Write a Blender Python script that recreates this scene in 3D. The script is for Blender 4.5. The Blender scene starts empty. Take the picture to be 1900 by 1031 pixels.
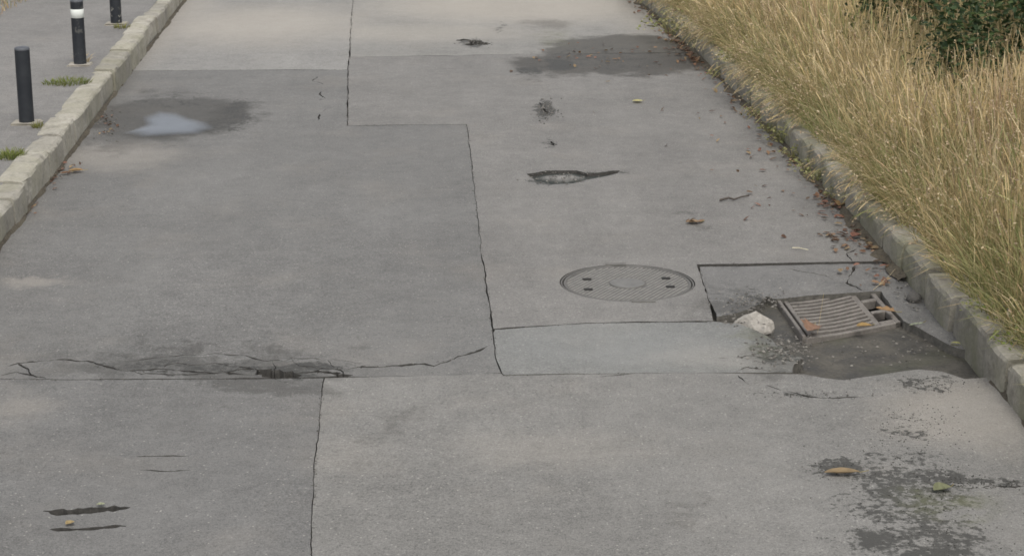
import bpy, bmesh, math, random
import numpy as np
from mathutils import Vector, Matrix
from mathutils.geometry import delaunay_2d_cdt

random.seed(7); RNG = np.random.default_rng(11)
S = bpy.context.scene
COL = S.collection
R = math.radians

# ------------------------------------------------------------------ camera
CAM_H, PITCH, FPX = 2.57, R(15.8), 3650.0
cam = bpy.data.cameras.new('camera'); camo = bpy.data.objects.new('camera', cam); COL.objects.link(camo)
camo.location = (0, 0, CAM_H); camo.rotation_euler = (R(90) - PITCH, 0, 0)
cam.sensor_width = 36; cam.lens = 36 * FPX / 1900; cam.clip_start = 0.1; cam.clip_end = 2000
S.camera = camo

# ------------------------------------------------------------------ light: bright overcast afternoon
SUN_EL, SUN_AZ = R(60), R(165)          # azimuth measured clockwise from +Y (road ahead)
w = bpy.data.worlds.new('World'); S.world = w; w.use_nodes = True
nt = w.node_tree; bg = nt.nodes['Background']
sky = nt.nodes.new('ShaderNodeTexSky'); sky.sky_type = 'NISHITA'; sky.sun_disc = False
sky.sun_elevation = SUN_EL; sky.sun_rotation = SUN_AZ
sky.air_density = 1.0; sky.dust_density = 4.0; sky.ozone_density = 1.0
hs = nt.nodes.new('ShaderNodeHueSaturation'); hs.inputs['Saturation'].default_value = 0.22
nt.links.new(sky.outputs[0], hs.inputs['Color']); nt.links.new(hs.outputs[0], bg.inputs['Color'])
bg.inputs['Strength'].default_value = 0.15
sl = bpy.data.lights.new('sun', 'SUN'); sl.energy = 1.0; sl.angle = R(24); sl.color = (1, .95, .87)
so = bpy.data.objects.new('sun', sl); COL.objects.link(so)
sd = Vector((math.sin(SUN_AZ) * math.cos(SUN_EL), math.cos(SUN_AZ) * math.cos(SUN_EL), math.sin(SUN_EL)))
so.rotation_euler = sd.to_track_quat('Z', 'Y').to_euler()
S.view_settings.view_transform = 'Standard'; S.view_settings.look = 'None'
S.view_settings.gamma = 1; S.view_settings.exposure = 0.45
S.render.engine = 'CYCLES'
S.cycles.filter_width = 1.7

# ------------------------------------------------------------------ survey helpers
def G(px, py, z=0.0):
    u = (px - 950) / FPX; v = (515.5 - py) / FPX
    d = np.array([u, math.cos(PITCH) + v * math.sin(PITCH), -math.sin(PITCH) + v * math.cos(PITCH)])
    t = (z - CAM_H) / d[2]
    return np.array([d[0] * t, d[1] * t, z])

def hash2(ix, iy, seed):
    h = (ix.astype(np.int64) * 374761393 + iy.astype(np.int64) * 668265263 + seed * 974711) & 0xffffffff
    h = ((h ^ (h >> 13)) * 1274126177) & 0xffffffff
    return ((h ^ (h >> 16)) & 0xffff) / 65535.0
def vnoise(x, y, seed=0):
    x = np.asarray(x, float); y = np.asarray(y, float)
    ix = np.floor(x); iy = np.floor(y); fx = x - ix; fy = y - iy
    fx = fx * fx * (3 - 2 * fx); fy = fy * fy * (3 - 2 * fy)
    a = hash2(ix, iy, seed); b = hash2(ix + 1, iy, seed); c = hash2(ix, iy + 1, seed); d = hash2(ix + 1, iy + 1, seed)
    return (a * (1 - fx) + b * fx) * (1 - fy) + (c * (1 - fx) + d * fx) * fy
def fbm(x, y, seed=0, oct=3):
    s = 0; a = .5; t = 0
    for o in range(oct):
        s = s + a * vnoise(np.asarray(x) * 2 ** o, np.asarray(y) * 2 ** o, seed + o * 17); t += a; a *= .5
    return s / t
def hz(x, y):                     # gentle unevenness of the carriageway
    return .012 * (fbm(np.asarray(x) * .9, np.asarray(y) * .6, 3) - .5)

def mesh_np(name, V, F, mat=None, parent=None, smooth=False, col=None):
    me = bpy.data.meshes.new(name)
    V = np.asarray(V, np.float32)
    me.vertices.add(len(V)); me.vertices.foreach_set('co', V.ravel())
    if isinstance(F, np.ndarray):
        n, k = F.shape
        me.loops.add(n * k); me.loops.foreach_set('vertex_index', F.astype(np.int32).ravel())
        me.polygons.add(n)
        me.polygons.foreach_set('loop_start', np.arange(0, n * k, k, dtype=np.int32))
        me.polygons.foreach_set('loop_total', np.full(n, k, np.int32))
    else:
        lt = [len(f) for f in F]
        me.loops.add(sum(lt)); me.loops.foreach_set('vertex_index', [i for f in F for i in f])
        me.polygons.add(len(F)); me.polygons.foreach_set('loop_start', np.concatenate([[0], np.cumsum(lt)[:-1]]).astype(np.int32))
        me.polygons.foreach_set('loop_total', np.array(lt, np.int32))
    me.update(calc_edges=True); me.validate()
    me.polygons.foreach_set('use_smooth', np.full(len(me.polygons), bool(smooth)))
    if col is not None:
        a = me.color_attributes.new('tint', 'FLOAT_COLOR', 'POINT')
        c = np.ones((len(V), 4), np.float32); c[:, :3] = col; a.data.foreach_set('color', c.ravel())
    if mat: me.materials.append(mat)
    o = bpy.data.objects.new(name, me); COL.objects.link(o)
    if parent: o.parent = parent
    return o
def tag(o, label=None, cat=None, group=None, kind=None):
    if label: o['label'] = label
    if cat: o['category'] = cat
    if group: o['group'] = group
    if kind: o['kind'] = kind
    return o
def empty(name, loc=(0, 0, 0), rz=0):
    o = bpy.data.objects.new(name, None); COL.objects.link(o); o.location = loc; o.rotation_euler = (0, 0, rz)
    o.empty_display_size = .1
    return o
def bm_obj(name, bm, mat, parent=None, smooth=False):
    me = bpy.data.meshes.new(name); bmesh.ops.recalc_face_normals(bm, faces=bm.faces); bm.to_mesh(me); bm.free()
    for p in me.polygons: p.use_smooth = smooth
    me.materials.append(mat)
    o = bpy.data.objects.new(name, me); COL.objects.link(o)
    if parent: o.parent = parent
    return o

# ------------------------------------------------------------------ node helpers
class N:
    def __init__(s, name):
        s.m = bpy.data.materials.new(name); s.m.use_nodes = True; s.t = s.m.node_tree
        s.p = s.t.nodes['Principled BSDF']; s.out = s.t.nodes['Material Output']
    def n(s, typ, **kw):
        x = s.t.nodes.new(typ)
        for k, v in kw.items(): setattr(x, k, v)
        return x
    def set(s, sock, v):
        if isinstance(v, bpy.types.NodeSocket): s.t.links.new(v, sock)
        else: sock.default_value = v
    def pos(s):
        return s.n('ShaderNodeNewGeometry').outputs['Position']
    def noise(s, vec, scale, detail=2, rough=.5, out='Fac'):
        x = s.n('ShaderNodeTexNoise'); s.set(x.inputs['Vector'], vec); x.inputs['Scale'].default_value = scale
        x.inputs['Detail'].default_value = detail; x.inputs['Roughness'].default_value = rough
        return x.outputs[out]
    def math(s, op, a, b=0.0, clamp=False):
        x = s.n('ShaderNodeMath', operation=op, use_clamp=clamp); s.set(x.inputs[0], a); s.set(x.inputs[1], b); return x.outputs[0]
    def mr(s, v, a, b, c=0.0, d=1.0, smooth=False):
        x = s.n('ShaderNodeMapRange'); x.interpolation_type = 'SMOOTHSTEP' if smooth else 'LINEAR'
        s.set(x.inputs[0], v)
        for i, q in enumerate((a, b, c, d)): s.set(x.inputs[i + 1], q)
        return x.outputs[0]
    def mix(s, f, a, b, mode='MIX'):
        x = s.n('ShaderNodeMix', data_type='RGBA', blend_type=mode)
        s.set(x.inputs[0], f); s.set(x.inputs[6], a if isinstance(a, bpy.types.NodeSocket) else (*a, 1)[:4])
        s.set(x.inputs[7], b if isinstance(b, bpy.types.NodeSocket) else (*b, 1)[:4]); return x.outputs[2]
    def scale(s, colr, f):
        x = s.n('ShaderNodeVectorMath', operation='SCALE'); s.set(x.inputs[0], colr); s.set(x.inputs[3], f); return x.outputs[0]
    def bump(s, h, strength, dist):
        x = s.n('ShaderNodeBump'); x.inputs['Strength'].default_value = strength; x.inputs['Distance'].default_value = dist
        s.set(x.inputs['Height'], h); s.t.links.new(x.outputs[0], s.p.inputs['Normal'])
    def blob(s, vec, st):
        (cx, cy), rx, ry, ang, soft = st
        m = s.n('ShaderNodeMapping', vector_type='TEXTURE'); s.set(m.inputs['Vector'], vec)
        m.inputs['Location'].default_value = (cx, cy, 0); m.inputs['Rotation'].default_value = (0, 0, ang)
        m.inputs['Scale'].default_value = (rx, ry, 1e4)
        l = s.n('ShaderNodeVectorMath', operation='LENGTH'); s.set(l.inputs[0], m.outputs[0])
        return s.mr(l.outputs['Value'], 1 + soft, 1 - soft, 0, 1, True)
    def union(s, vec, sts):
        r = None
        for st, k in sts:
            b = s.blob(vec, st)
            if k != 1: b = s.math('MULTIPLY', b, k)
            r = b if r is None else s.math('MAXIMUM', r, b)
        return r

def stain(px, py, wpx, hpx, soft=.5, ang=0):
    c = G(px, py); rx = (G(px + wpx / 2, py) - c)[0]
    ry = (G(px, py - hpx / 2)[1] - G(px, py + hpx / 2)[1]) / 2
    return ((c[0], c[1]), rx, ry, ang, soft)

# ------------------------------------------------------------------ materials
def asphalt_mat(name, fine=1.0, stains=True):
    a = N(name); P = a.pos()
    oi = a.n('ShaderNodeObjectInfo').outputs['Color']
    big = a.noise(P, .9, 3, .55); mid = a.noise(P, 6, 3, .6); grain = a.noise(P, 75, 3, .75); tiny = a.noise(P, 190, 2, .7)
    f = a.math('ADD', a.mr(big, .3, .7, .9, 1.1), a.mr(mid, .3, .7, -.085, .085))
    sm = a.n('ShaderNodeVectorMath', operation='MULTIPLY'); a.set(sm.inputs[0], P); sm.inputs[1].default_value = (2.4, .3, 1)
    f = a.math('ADD', f, a.mr(a.noise(sm.outputs[0], 1, 4, .6), .3, .7, -.07, .07)); f = a.math('ADD', f, a.mr(a.noise(P, 17, 4, .7), .3, .7, -.11, .11))
    f = a.math('ADD', f, a.mr(grain, .3, .7, -.27, .27)); f = a.math('ADD', f, a.mr(tiny, .25, .75, -.42, .42))
    c = a.scale(oi, f)
    # pale and dark aggregate showing at the surface
    vor = a.n('ShaderNodeTexVoronoi'); a.set(vor.inputs['Vector'], P); vor.inputs['Scale'].default_value = 85
    vc = a.n('ShaderNodeSeparateColor'); a.set(vc.inputs[0], vor.outputs['Color'])
    pale = a.math('MULTIPLY', a.math('GREATER_THAN', vc.outputs[0], .95), a.mr(vor.outputs['Distance'], .15, .42, 1, 0))
    c = a.mix(a.math('MULTIPLY', pale, .5), c, (.45, .43, .39))
    dk = a.math('MULTIPLY', a.math('GREATER_THAN', vc.outputs[1], .93), a.mr(vor.outputs['Distance'], .15, .45, 1, 0))
    c = a.mix(a.math('MULTIPLY', dk, .65), c, (.05, .048, .045))
    # warm dust in drifts
    d = a.mr(a.noise(P, 1.7, 4, .6), .5, .8, 0, .16, True)
    c = a.mix(d, c, (.30, .265, .22))
    rough = a.mr(grain, .2, .8, .62, .82)
    if stains:
        wob = a.n('ShaderNodeVectorMath', operation='MULTIPLY_ADD')
        a.set(wob.inputs[0], a.noise(P, 4.5, 8, .72, 'Color')); wob.inputs[1].default_value = (.36, .5, 0); wob.inputs[2].default_value = (-.18, -.25, 0)
        add = a.n('ShaderNodeVectorMath', operation='ADD'); a.set(add.inputs[0], P); a.set(add.inputs[1], wob.outputs[0]); Q = add.outputs[0]
        light = a.union(Q, [(stain(960, 10, 520, 60, .6), .55), (stain(480, 45, 380, 70, .7), .5), (stain(760, 60, 420, 34, .7), .35),
                            (stain(60, 520, 130, 16, .6), .3), (stain(210, 290, 220, 46, .6), .28), (stain(1800, 770, 330, 120, .5), .3),
                            (stain(1010, 835, 300, 60, .8), .16), (stain(30, 760, 120, 50, .7), .22), (stain(1250, 30, 240, 60, .6), .35),
                            (stain(640, 850, 160, 60, .8), .12), (stain(1330, 660, 240, 40, .7), .2), (stain(330, 40, 120, 120, .7), .35)])
        c = a.mix(light, c, (.37, .335, .285))
        blue = a.union(Q, [(stain(1150, 640, 480, 80, .5), .3)])
        c = a.mix(blue, c, (.2, .205, .2))
        wb2 = a.n('ShaderNodeVectorMath', operation='MULTIPLY_ADD'); a.set(wb2.inputs[0], a.noise(P, 1.6, 9, .78, 'Color')); wb2.inputs[1].default_value = (1.1, 2.2, 0); wb2.inputs[2].default_value = (-.55, -1.1, 0)
        ad2 = a.n('ShaderNodeVectorMath', operation='ADD'); a.set(ad2.inputs[0], P); a.set(ad2.inputs[1], wb2.outputs[0]); Qw = ad2.outputs[0]
        wet = a.union(Qw, [(stain(310, 216, 290, 84, .22), .8), (stain(1160, 100, 300, 76, .18), 1.1), (stain(1060, 120, 200, 40, .25), 1), (stain(1010, 128, 110, 26, .4), .9), (stain(1290, 108, 120, 40, .3), .85),
                          (stain(420, 215, 110, 60, .4), 1), (stain(1020, 45, 90, 16, .6), .6), (stain(720, 775, 60, 36, .9), .4), (stain(1275, 962, 50, 30, .9), .4), (stain(380, 682, 640, 44, .5), .62),  # the two small faint smudges on the near panels are only darker tone
                          (stain(1330, 560, 120, 60, .5), .5), (stain(1480, 660, 150, 70, .5), .6), (stain(1250, 395, 60, 14, .7), .5), (stain(230, 262, 160, 30, .6), .6)])
        c = a.mix(a.math('MINIMUM', wet, 1.0), c, a.mix(1.0, a.scale(c, .38), (1.0, .96, .88), 'MULTIPLY'))
        rough = a.math('SUBTRACT', rough, a.math('MULTIPLY', wet, .13))
        # black moss and grit in the open texture, plus painted shade along the pothole rim
        g = a.noise(P, 36, 6, .78); g2 = a.noise(P, 9, 3, .6)
        area = a.union(Q, [(stain(1700, 900, 280, 150, .6), .95), (stain(1720, 1010, 330, 90, .5), 1), (stain(1560, 868, 130, 34, .5), 1.1), (stain(1700, 800, 120, 100, .8), .72),
                           (stain(1725, 712, 150, 34, .6), .85), (stain(1850, 898, 130, 16, .5), 1.1), (stain(1760, 885, 80, 34, .6), 1.15), (stain(1500, 730, 240, 10, .7), .75), (stain(1840, 930, 120, 30, .7), .6),
                           (stain(1012, 204, 46, 40, .6), 1.2), (stain(1024, 266, 34, 20, .6), .95), (stain(1040, 120, 60, 26, .5), 1.2), (stain(985, 131, 60, 18, .6), 1.0),
                           (stain(440, 205, 70, 60, .7), .9), (stain(1450, 655, 140, 50, .6), .9), (stain(930, 50, 24, 30, .6), .8), (stain(600, 180, 30, 90, .8), .55),
                           (stain(545, 686, 240, 30, .6), 1.15), (stain(330, 682, 420, 24, .6), .9), (stain(1130, 108, 340, 70, .6), .74), (stain(330, 190, 240, 40, .6), .7), (stain(430, 225, 110, 60, .6), .85), (stain(880, 80, 60, 18, .5), 1.0), (stain(1410, 545, 44, 34, .6), 1.0), (stain(1012, 334, 80, 20, .5), 1.0), (stain(1060, 337, 90, 12, .5), .95), (stain(1130, 321, 110, 12, .6), .9), (stain(1640, 950, 200, 120, .7), .9), (stain(1710, 950, 300, 190, .7), .85), (stain(1800, 1010, 200, 110, .7), .85)])
        thr = a.math('ADD', a.math('MULTIPLY', area, .5), a.math('ADD', a.math('MULTIPLY', g, 1.0), a.math('MULTIPLY', g2, .7)))
        spec = a.mr(thr, 1.24, 1.34, 0, .86)
        c = a.mix(spec, c, (.035, .034, .03))
        gr = a.union(Q, [(stain(1760, 935, 160, 50, .7), .45), (stain(1030, 70, 60, 30, .7), .3), (stain(1430, 630, 120, 50, .7), .3)])
        c = a.mix(a.math('MULTIPLY', gr, a.mr(g2, .4, .6)), c, (.12, .125, .06))
    a.set(a.p.inputs['Base Color'], c); a.set(a.p.inputs['Roughness'], rough); a.p.inputs['Specular IOR Level'].default_value = .4
    a.bump(a.math('ADD', grain, a.math('MULTIPLY', tiny, .6)), .45 * fine, .006)
    return a.m
M_ASPH = asphalt_mat('asphalt')
M_PAVE = asphalt_mat('pavement_asphalt', .8, False)

def plain(name, c, rough=.5, metal=0, var=.2, scale=20, spec=.5, bump=.2):
    a = N(name); P = a.pos(); n1 = a.noise(P, scale, 4, .6)
    a.set(a.p.inputs['Base Color'], a.scale(a.mix(0, c, c), a.mr(n1, .3, .7, 1 - var, 1 + var)))
    a.p.inputs['Roughness'].default_value = rough; a.p.inputs['Metallic'].default_value = metal; a.p.inputs['Specular IOR Level'].default_value = spec
    if bump: a.bump(n1, bump, .002)
    return a.m
def base_mat():
    a = N('road_base_silt'); P = a.pos()
    n1 = a.noise(P, 5, 5, .65); n2 = a.noise(P, 60, 3, .7)
    c = a.mix(a.mr(n1, .35, .65), (.03, .028, .024), (.08, .073, .06)); c = a.scale(c, a.mr(n2, .3, .7, .7, 1.3))
    c = a.mix(a.mr(a.noise(P, 2.2, 3), .55, .7, 0, .5), c, (.07, .073, .04))
    a.set(a.p.inputs['Base Color'], c); a.set(a.p.inputs['Roughness'], a.mr(n1, .35, .6, .45, .8)); a.bump(n2, .5, .008)
    return a.m
M_BASE = base_mat()
M_SILT = plain('silty_broken_edge', (.095, .089, .077), .9, var=.4, scale=40)
M_CUT = plain('dirt_packed_cut_edge', (.05, .047, .042), .9, var=.4, scale=60)
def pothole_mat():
    a = N('pothole_grit_shaded'); P = a.pos(); n1 = a.noise(P, 14, 4, .6); n2 = a.noise(P, 80, 3, .7)
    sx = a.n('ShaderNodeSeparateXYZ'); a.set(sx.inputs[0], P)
    c = a.mix(a.mr(a.math('ADD', sx.outputs[2], a.math('MULTIPLY', n1, .012)), -.014, -.002), (.022, .026, .022), (.19, .183, .17))     # pothole shade painted into the colour by height, darkest in the deepest part
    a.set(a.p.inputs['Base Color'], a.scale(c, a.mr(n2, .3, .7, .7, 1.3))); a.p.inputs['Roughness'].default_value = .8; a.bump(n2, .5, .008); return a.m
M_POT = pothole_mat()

def stone_mat(name, c1, c2, moss, mossamt):
    a = N(name); P = a.pos(); oi = a.n('ShaderNodeObjectInfo')
    n1 = a.noise(P, 4, 4, .6); n2 = a.noise(P, 55, 3, .7)
    c = a.mix(a.mr(n1, .3, .7), c1, c2)
    c = a.scale(c, a.mr(oi.outputs['Random'], 0, 1, .8, 1.17)); c = a.scale(c, a.mr(n2, .25, .75, .78, 1.22))
    # stains running over the stone and lichen
    c = a.mix(a.mr(a.noise(P, 11, 4, .7), .5, .68, 0, .6), c, (.11, .1, .082))
    g = a.n('ShaderNodeNewGeometry'); sx = a.n('ShaderNodeSeparateXYZ'); a.set(sx.inputs[0], g.outputs['Normal'])
    m = a.math('MULTIPLY', a.mr(a.noise(P, 2.6, 4, .65), .44, .62), mossamt)
    c = a.mix(m, c, moss)
    a.set(a.p.inputs['Base Color'], c); a.p.inputs['Roughness'].default_value = .85
    a.bump(a.math('ADD', n2, a.math('MULTIPLY', n1, 2)), .5, .008)
    return a.m
M_KERB_L = stone_mat('pale_kerb_concrete', (.245, .23, .192), (.335, .315, .268), (.22, .21, .13), .35)
M_KERB_R = stone_mat('mossy_kerb_stone', (.21, .197, .165), (.30, .28, .235), (.15, .152, .08), .55)
M_CONC = stone_mat('footing_concrete', (.26, .24, .2), (.36, .33, .28), (.2, .2, .12), .2)
M_RUBBLE = stone_mat('rubble', (.22, .205, .182), (.31, .29, .258), (.3, .27, .2), .2)

def bollard_mat():
    a = N('worn_dark_blue_black_paint'); P = a.pos(); oi = a.n('ShaderNodeObjectInfo')
    c = a.mix(a.mr(a.noise(P, 9, 4, .7), .45, .7), (.010, .0125, .017), (.02, .023, .027))
    sc = a.n('ShaderNodeSeparateColor'); a.set(sc.inputs[0], oi.outputs['Color'])
    chip = a.math('MULTIPLY', a.mr(a.noise(P, 16, 4, .7), .57, .63), sc.outputs[0])
    c = a.mix(chip, c, (.3, .29, .25))
    a.set(a.p.inputs['Base Color'], c); a.p.inputs['Roughness'].default_value = .6
    return a.m
M_BOLL = bollard_mat()
M_BOLLTOP = plain('bollard_cap_plastic', (.07, .075, .085), .55)
M_BAND = plain('reflective_white_band', (.62, .64, .6), .5, var=.1)
def iron_mat():
    a = N('rusty_cast_iron'); P = a.pos()
    n1 = a.noise(P, 12, 4, .65); n2 = a.noise(P, 90, 3, .7)
    c = a.mix(a.mr(n1, .35, .65), (.13, .118, .105), (.195, .178, .16)); c = a.scale(c, a.mr(n2, .3, .7, .8, 1.2))
    a.set(a.p.inputs['Base Color'], c); a.p.inputs['Roughness'].default_value = .7; a.p.inputs['Metallic'].default_value = .15; a.bump(n2, .3, .002)
    return a.m
M_IRON = iron_mat()
M_COVER = plain('worn_grey_cast_iron', (.105, .1, .092), .6, .1, .18, 25)
M_RIB = plain('worn_cover_ribs', (.19, .182, .165), .55, .1, .18, 25)
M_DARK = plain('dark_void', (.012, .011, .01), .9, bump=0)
def foliage_mat(name, trans=.25, rough=.6):
    a = N(name); at = a.n('ShaderNodeAttribute', attribute_name='tint')
    a.set(a.p.inputs['Base Color'], at.outputs['Color']); a.p.inputs['Roughness'].default_value = rough; a.p.inputs['Specular IOR Level'].default_value = .25
    tr = a.n('ShaderNodeBsdfTranslucent'); a.set(tr.inputs['Color'], at.outputs['Color'])
    mx = a.n('ShaderNodeMixShader'); mx.inputs[0].default_value = trans
    a.t.links.new(a.p.outputs[0], mx.inputs[1]); a.t.links.new(tr.outputs[0], mx.inputs[2]); a.t.links.new(mx.outputs[0], a.out.inputs['Surface'])
    return a.m
M_GRASS = foliage_mat('grass_blades', .38); M_LEAF = foliage_mat('leaf_surface', .3, .5)
def soil_mat(name, c1, c2):
    a = N(name); P = a.pos(); n1 = a.noise(P, 3, 5, .65); n2 = a.noise(P, 45, 4, .7)
    c = a.scale(a.mix(a.mr(n1, .35, .65), c1, c2), a.mr(n2, .3, .7, .6, 1.4))
    a.set(a.p.inputs['Base Color'], c); a.p.inputs['Roughness'].default_value = .95; a.bump(n2, .8, .02); return a.m
M_SOIL = soil_mat('thatchy_soil', (.075, .06, .035), (.12, .105, .055))
M_GROUND = soil_mat('rough_ground', (.09, .08, .045), (.10, .11, .05))
M_GDIRT = soil_mat('gutter_dirt', (.06, .05, .035), (.1, .085, .06))
def water_mat():
    a = N('puddle_water'); P = a.pos(); at = a.n('ShaderNodeAttribute', attribute_name='tint')
    tr = a.n('ShaderNodeBsdfTransparent'); a.set(tr.inputs[0], a.mix(at.outputs['Fac'], (1, 1, 1), (.8, .8, .8)))
    gl = a.n('ShaderNodeBsdfGlossy'); gl.inputs['Roughness'].default_value = .06; gl.inputs['Color'].default_value = (.92, .95, 1, 1)
    fr = a.n('ShaderNodeFresnel'); fr.inputs['IOR'].default_value = 1.7
    sc = a.n('ShaderNodeSeparateColor'); a.set(sc.inputs[0], at.outputs['Color'])
    k = a.math('MULTIPLY', fr.outputs[0], a.math('MULTIPLY', sc.outputs[0], a.mr(a.noise(P, 7, 4, .6), .3, .6, .9, 1)))
    mx = a.n('ShaderNodeMixShader'); a.set(mx.inputs[0], k)
    a.t.links.new(tr.outputs[0], mx.inputs[1]); a.t.links.new(gl.outputs[0], mx.inputs[2]); a.t.links.new(mx.outputs[0], a.out.inputs['Surface'])
    return a.m
M_WATER = water_mat()

# ------------------------------------------------------------------ kerb lines (road-side foot of each kerb), x as a function of y
LKP = [(338, 3), (313, 38), (278, 86), (255, 121), (220, 174), (180, 229), (151, 264), (125, 293), (96, 328), (47, 395), (17, 426), (0, 456)]
RKP = [(1250, 60), (1308, 116), (1351, 163), (1389, 198), (1424, 240), (1448, 264), (1486, 310), (1525, 341), (1568, 384), (1597, 416), (1634, 467),
       (1671, 501), (1714, 554), (1760, 611), (1790, 658), (1817, 684), (1869, 733), (1900, 773)]
_l = np.array([G(*p) for p in LKP]); _r = np.array([G(*p) for p in RKP])
FL = np.polyfit(_l[:, 1], _l[:, 0], 1); FR = np.polyfit(_r[:, 1], _r[:, 0], 2)
_y0, _y1 = 7.0, 18.0
def KL(y): return np.polyval(FL, y)
def KR(y):
    y = np.asarray(y, float); yc = np.clip(y, _y0, _y1); d = np.polyder(FR)
    return np.polyval(FR, yc) + np.polyval(d, yc) * (y - yc)

# ------------------------------------------------------------------ ground, road base, pavement, verge
def grid(name, x0, x1, nx, y0, y1, ny, fx, mat, col=None):
    ys = np.linspace(y0, y1, ny); t = np.linspace(0, 1, nx)
    V = []
    for y in ys:
        for s in t: V.append(fx(s, y))
    F = [(j * nx + i, j * nx + i + 1, (j + 1) * nx + i + 1, (j + 1) * nx + i) for j in range(ny - 1) for i in range(nx - 1)]
    return mesh_np(name, np.array(V), F, mat, smooth=True)
ground = grid('ground', 0, 1, 9, -300, 900, 9, lambda s, y: (-600 + 1200 * s, y, -.3), M_GROUND); tag(ground, kind='structure')

GR = {k: G(*v, -.03) for k, v in dict(tl=(1440, 560), tr=(1627, 541), br=(1671, 600), bl=(1489, 629)).items()}   # corners of the gully grate

def pip(P, poly):
    x, y = P[:, 0], P[:, 1]; ins = np.zeros(len(P), bool)
    q = np.asarray(poly)[:, :2]; n = len(q)
    for i in range(n):
        x1, y1 = q[i]; x2, y2 = q[(i + 1) % n]
        if y1 == y2: continue
        c = ((y1 > y) != (y2 > y)) & (x < (x2 - x1) * (y - y1) / (y2 - y1) + x1)
        ins ^= c
    return ins
def tri_sheet(outline, holes, zf, spacing, wall=None, edge_drop=.0009, far=12.0):
    """triangulated sheet with real holes; boundary edges get walls going down to z=wall"""
    outline = np.asarray(outline)[:, :2]; pts = [tuple(p) for p in outline]; edges = [(i, (i + 1) % len(outline)) for i in range(len(outline))]
    for h in holes:
        b = len(pts); pts += [tuple(p[:2]) for p in h]; edges += [(b + i, b + (i + 1) % len(h)) for i in range(len(h))]
    lo, hi = outline.min(0), outline.max(0)
    st = []
    y = lo[1]
    while y < hi[1]:
        sp = spacing * max(1, (y / far)) ** 2
        xs = np.arange(lo[0], hi[0], sp)
        st.append(np.c_[xs + RNG.uniform(-.3, .3, len(xs)) * sp, np.full(len(xs), y) + RNG.uniform(-.3, .3, len(xs)) * sp]); y += sp
    st = np.concatenate(st) if st else np.zeros((0, 2))
    ok = pip(st, outline)
    for h in holes: ok &= ~pip(st, h)
    st = st[ok]
    # keep interior points off the edges
    ep = np.array(pts)
    keep = np.ones(len(st), bool)
    for k in range(0, len(ep), 200):
        d = ((st[:, None, :] - ep[None, k:k + 200, :]) ** 2).sum(2).min(1); keep &= d > (spacing * .35) ** 2
    st = st[keep]
    vs = [Vector(p) for p in pts] + [Vector(p) for p in st]
    res = delaunay_2d_cdt(vs, edges, [], 0, 1e-5)
    V2 = np.array([tuple(v) for v in res[0]]); T = np.array([tuple(f) for f in res[2]])
    C = V2[T].mean(1); ok = pip(C, outline)
    for h in holes: ok &= ~pip(C, h)
    T = T[ok]
    E = np.concatenate([T[:, [0, 1]], T[:, [1, 2]], T[:, [2, 0]]])
    key = {}
    for a, b in E.tolist():
        k = (a, b) if a < b else (b, a); key.setdefault(k, []).append((a, b))
    bnd = [v[0] for v in key.values() if len(v) == 1]
    bv = sorted({i for e in bnd for i in e})
    Z = zf(V2[:, 0], V2[:, 1]).copy()
    Z[bv] -= edge_drop * RNG.uniform(.3, 1.5, len(bv))
    V = np.c_[V2, Z]; F = [tuple(t) for t in T.tolist()]
    if wall is not None:
        m = {b: len(V) + i for i, b in enumerate(bv)}
        low = V[bv].copy(); low[:, 2] = wall
        V = np.concatenate([V, low])
        F += [(b, a, m[a], m[b]) for a, b in bnd]
    used = np.unique([i for f in F for i in f]); rm = -np.ones(len(V), int); rm[used] = np.arange(len(used))
    return V[used], [tuple(int(rm[i]) for i in f) for f in F]

def base_z(x, y):
    pc = G(1600, 640); d = np.hypot((x - pc[0]) / .75, (y - pc[1]) / .42)
    return -.048 - .008 * np.clip(1.2 - d, 0, 1) + .012 * (fbm(x * 4, y * 4, 9) - .5)
ys_ = np.linspace(3.5, 45, 60)
rb_out = [(KL(y) - .1, y) for y in ys_] + [(KR(y) + .1, y) for y in ys_[::-1]]
gc = sum(GR.values()) / 4
shaft = [gc[:2] + (GR[k][:2] - gc[:2]) * .93 for k in ('tl', 'tr', 'br', 'bl')]
V, F = tri_sheet(rb_out, [shaft], base_z, .07, None, 0, 10)
road = mesh_np('road', V, F, M_BASE, smooth=True); tag(road, kind='structure')
# brick-dark shaft below the grate
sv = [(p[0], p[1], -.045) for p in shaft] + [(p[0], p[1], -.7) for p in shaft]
shaft_o = mesh_np('gully_shaft', np.array(sv), [(0, 1, 5, 4), (1, 2, 6, 5), (2, 3, 7, 6), (3, 0, 4, 7), (4, 5, 6, 7)], M_DARK, road)

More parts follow.
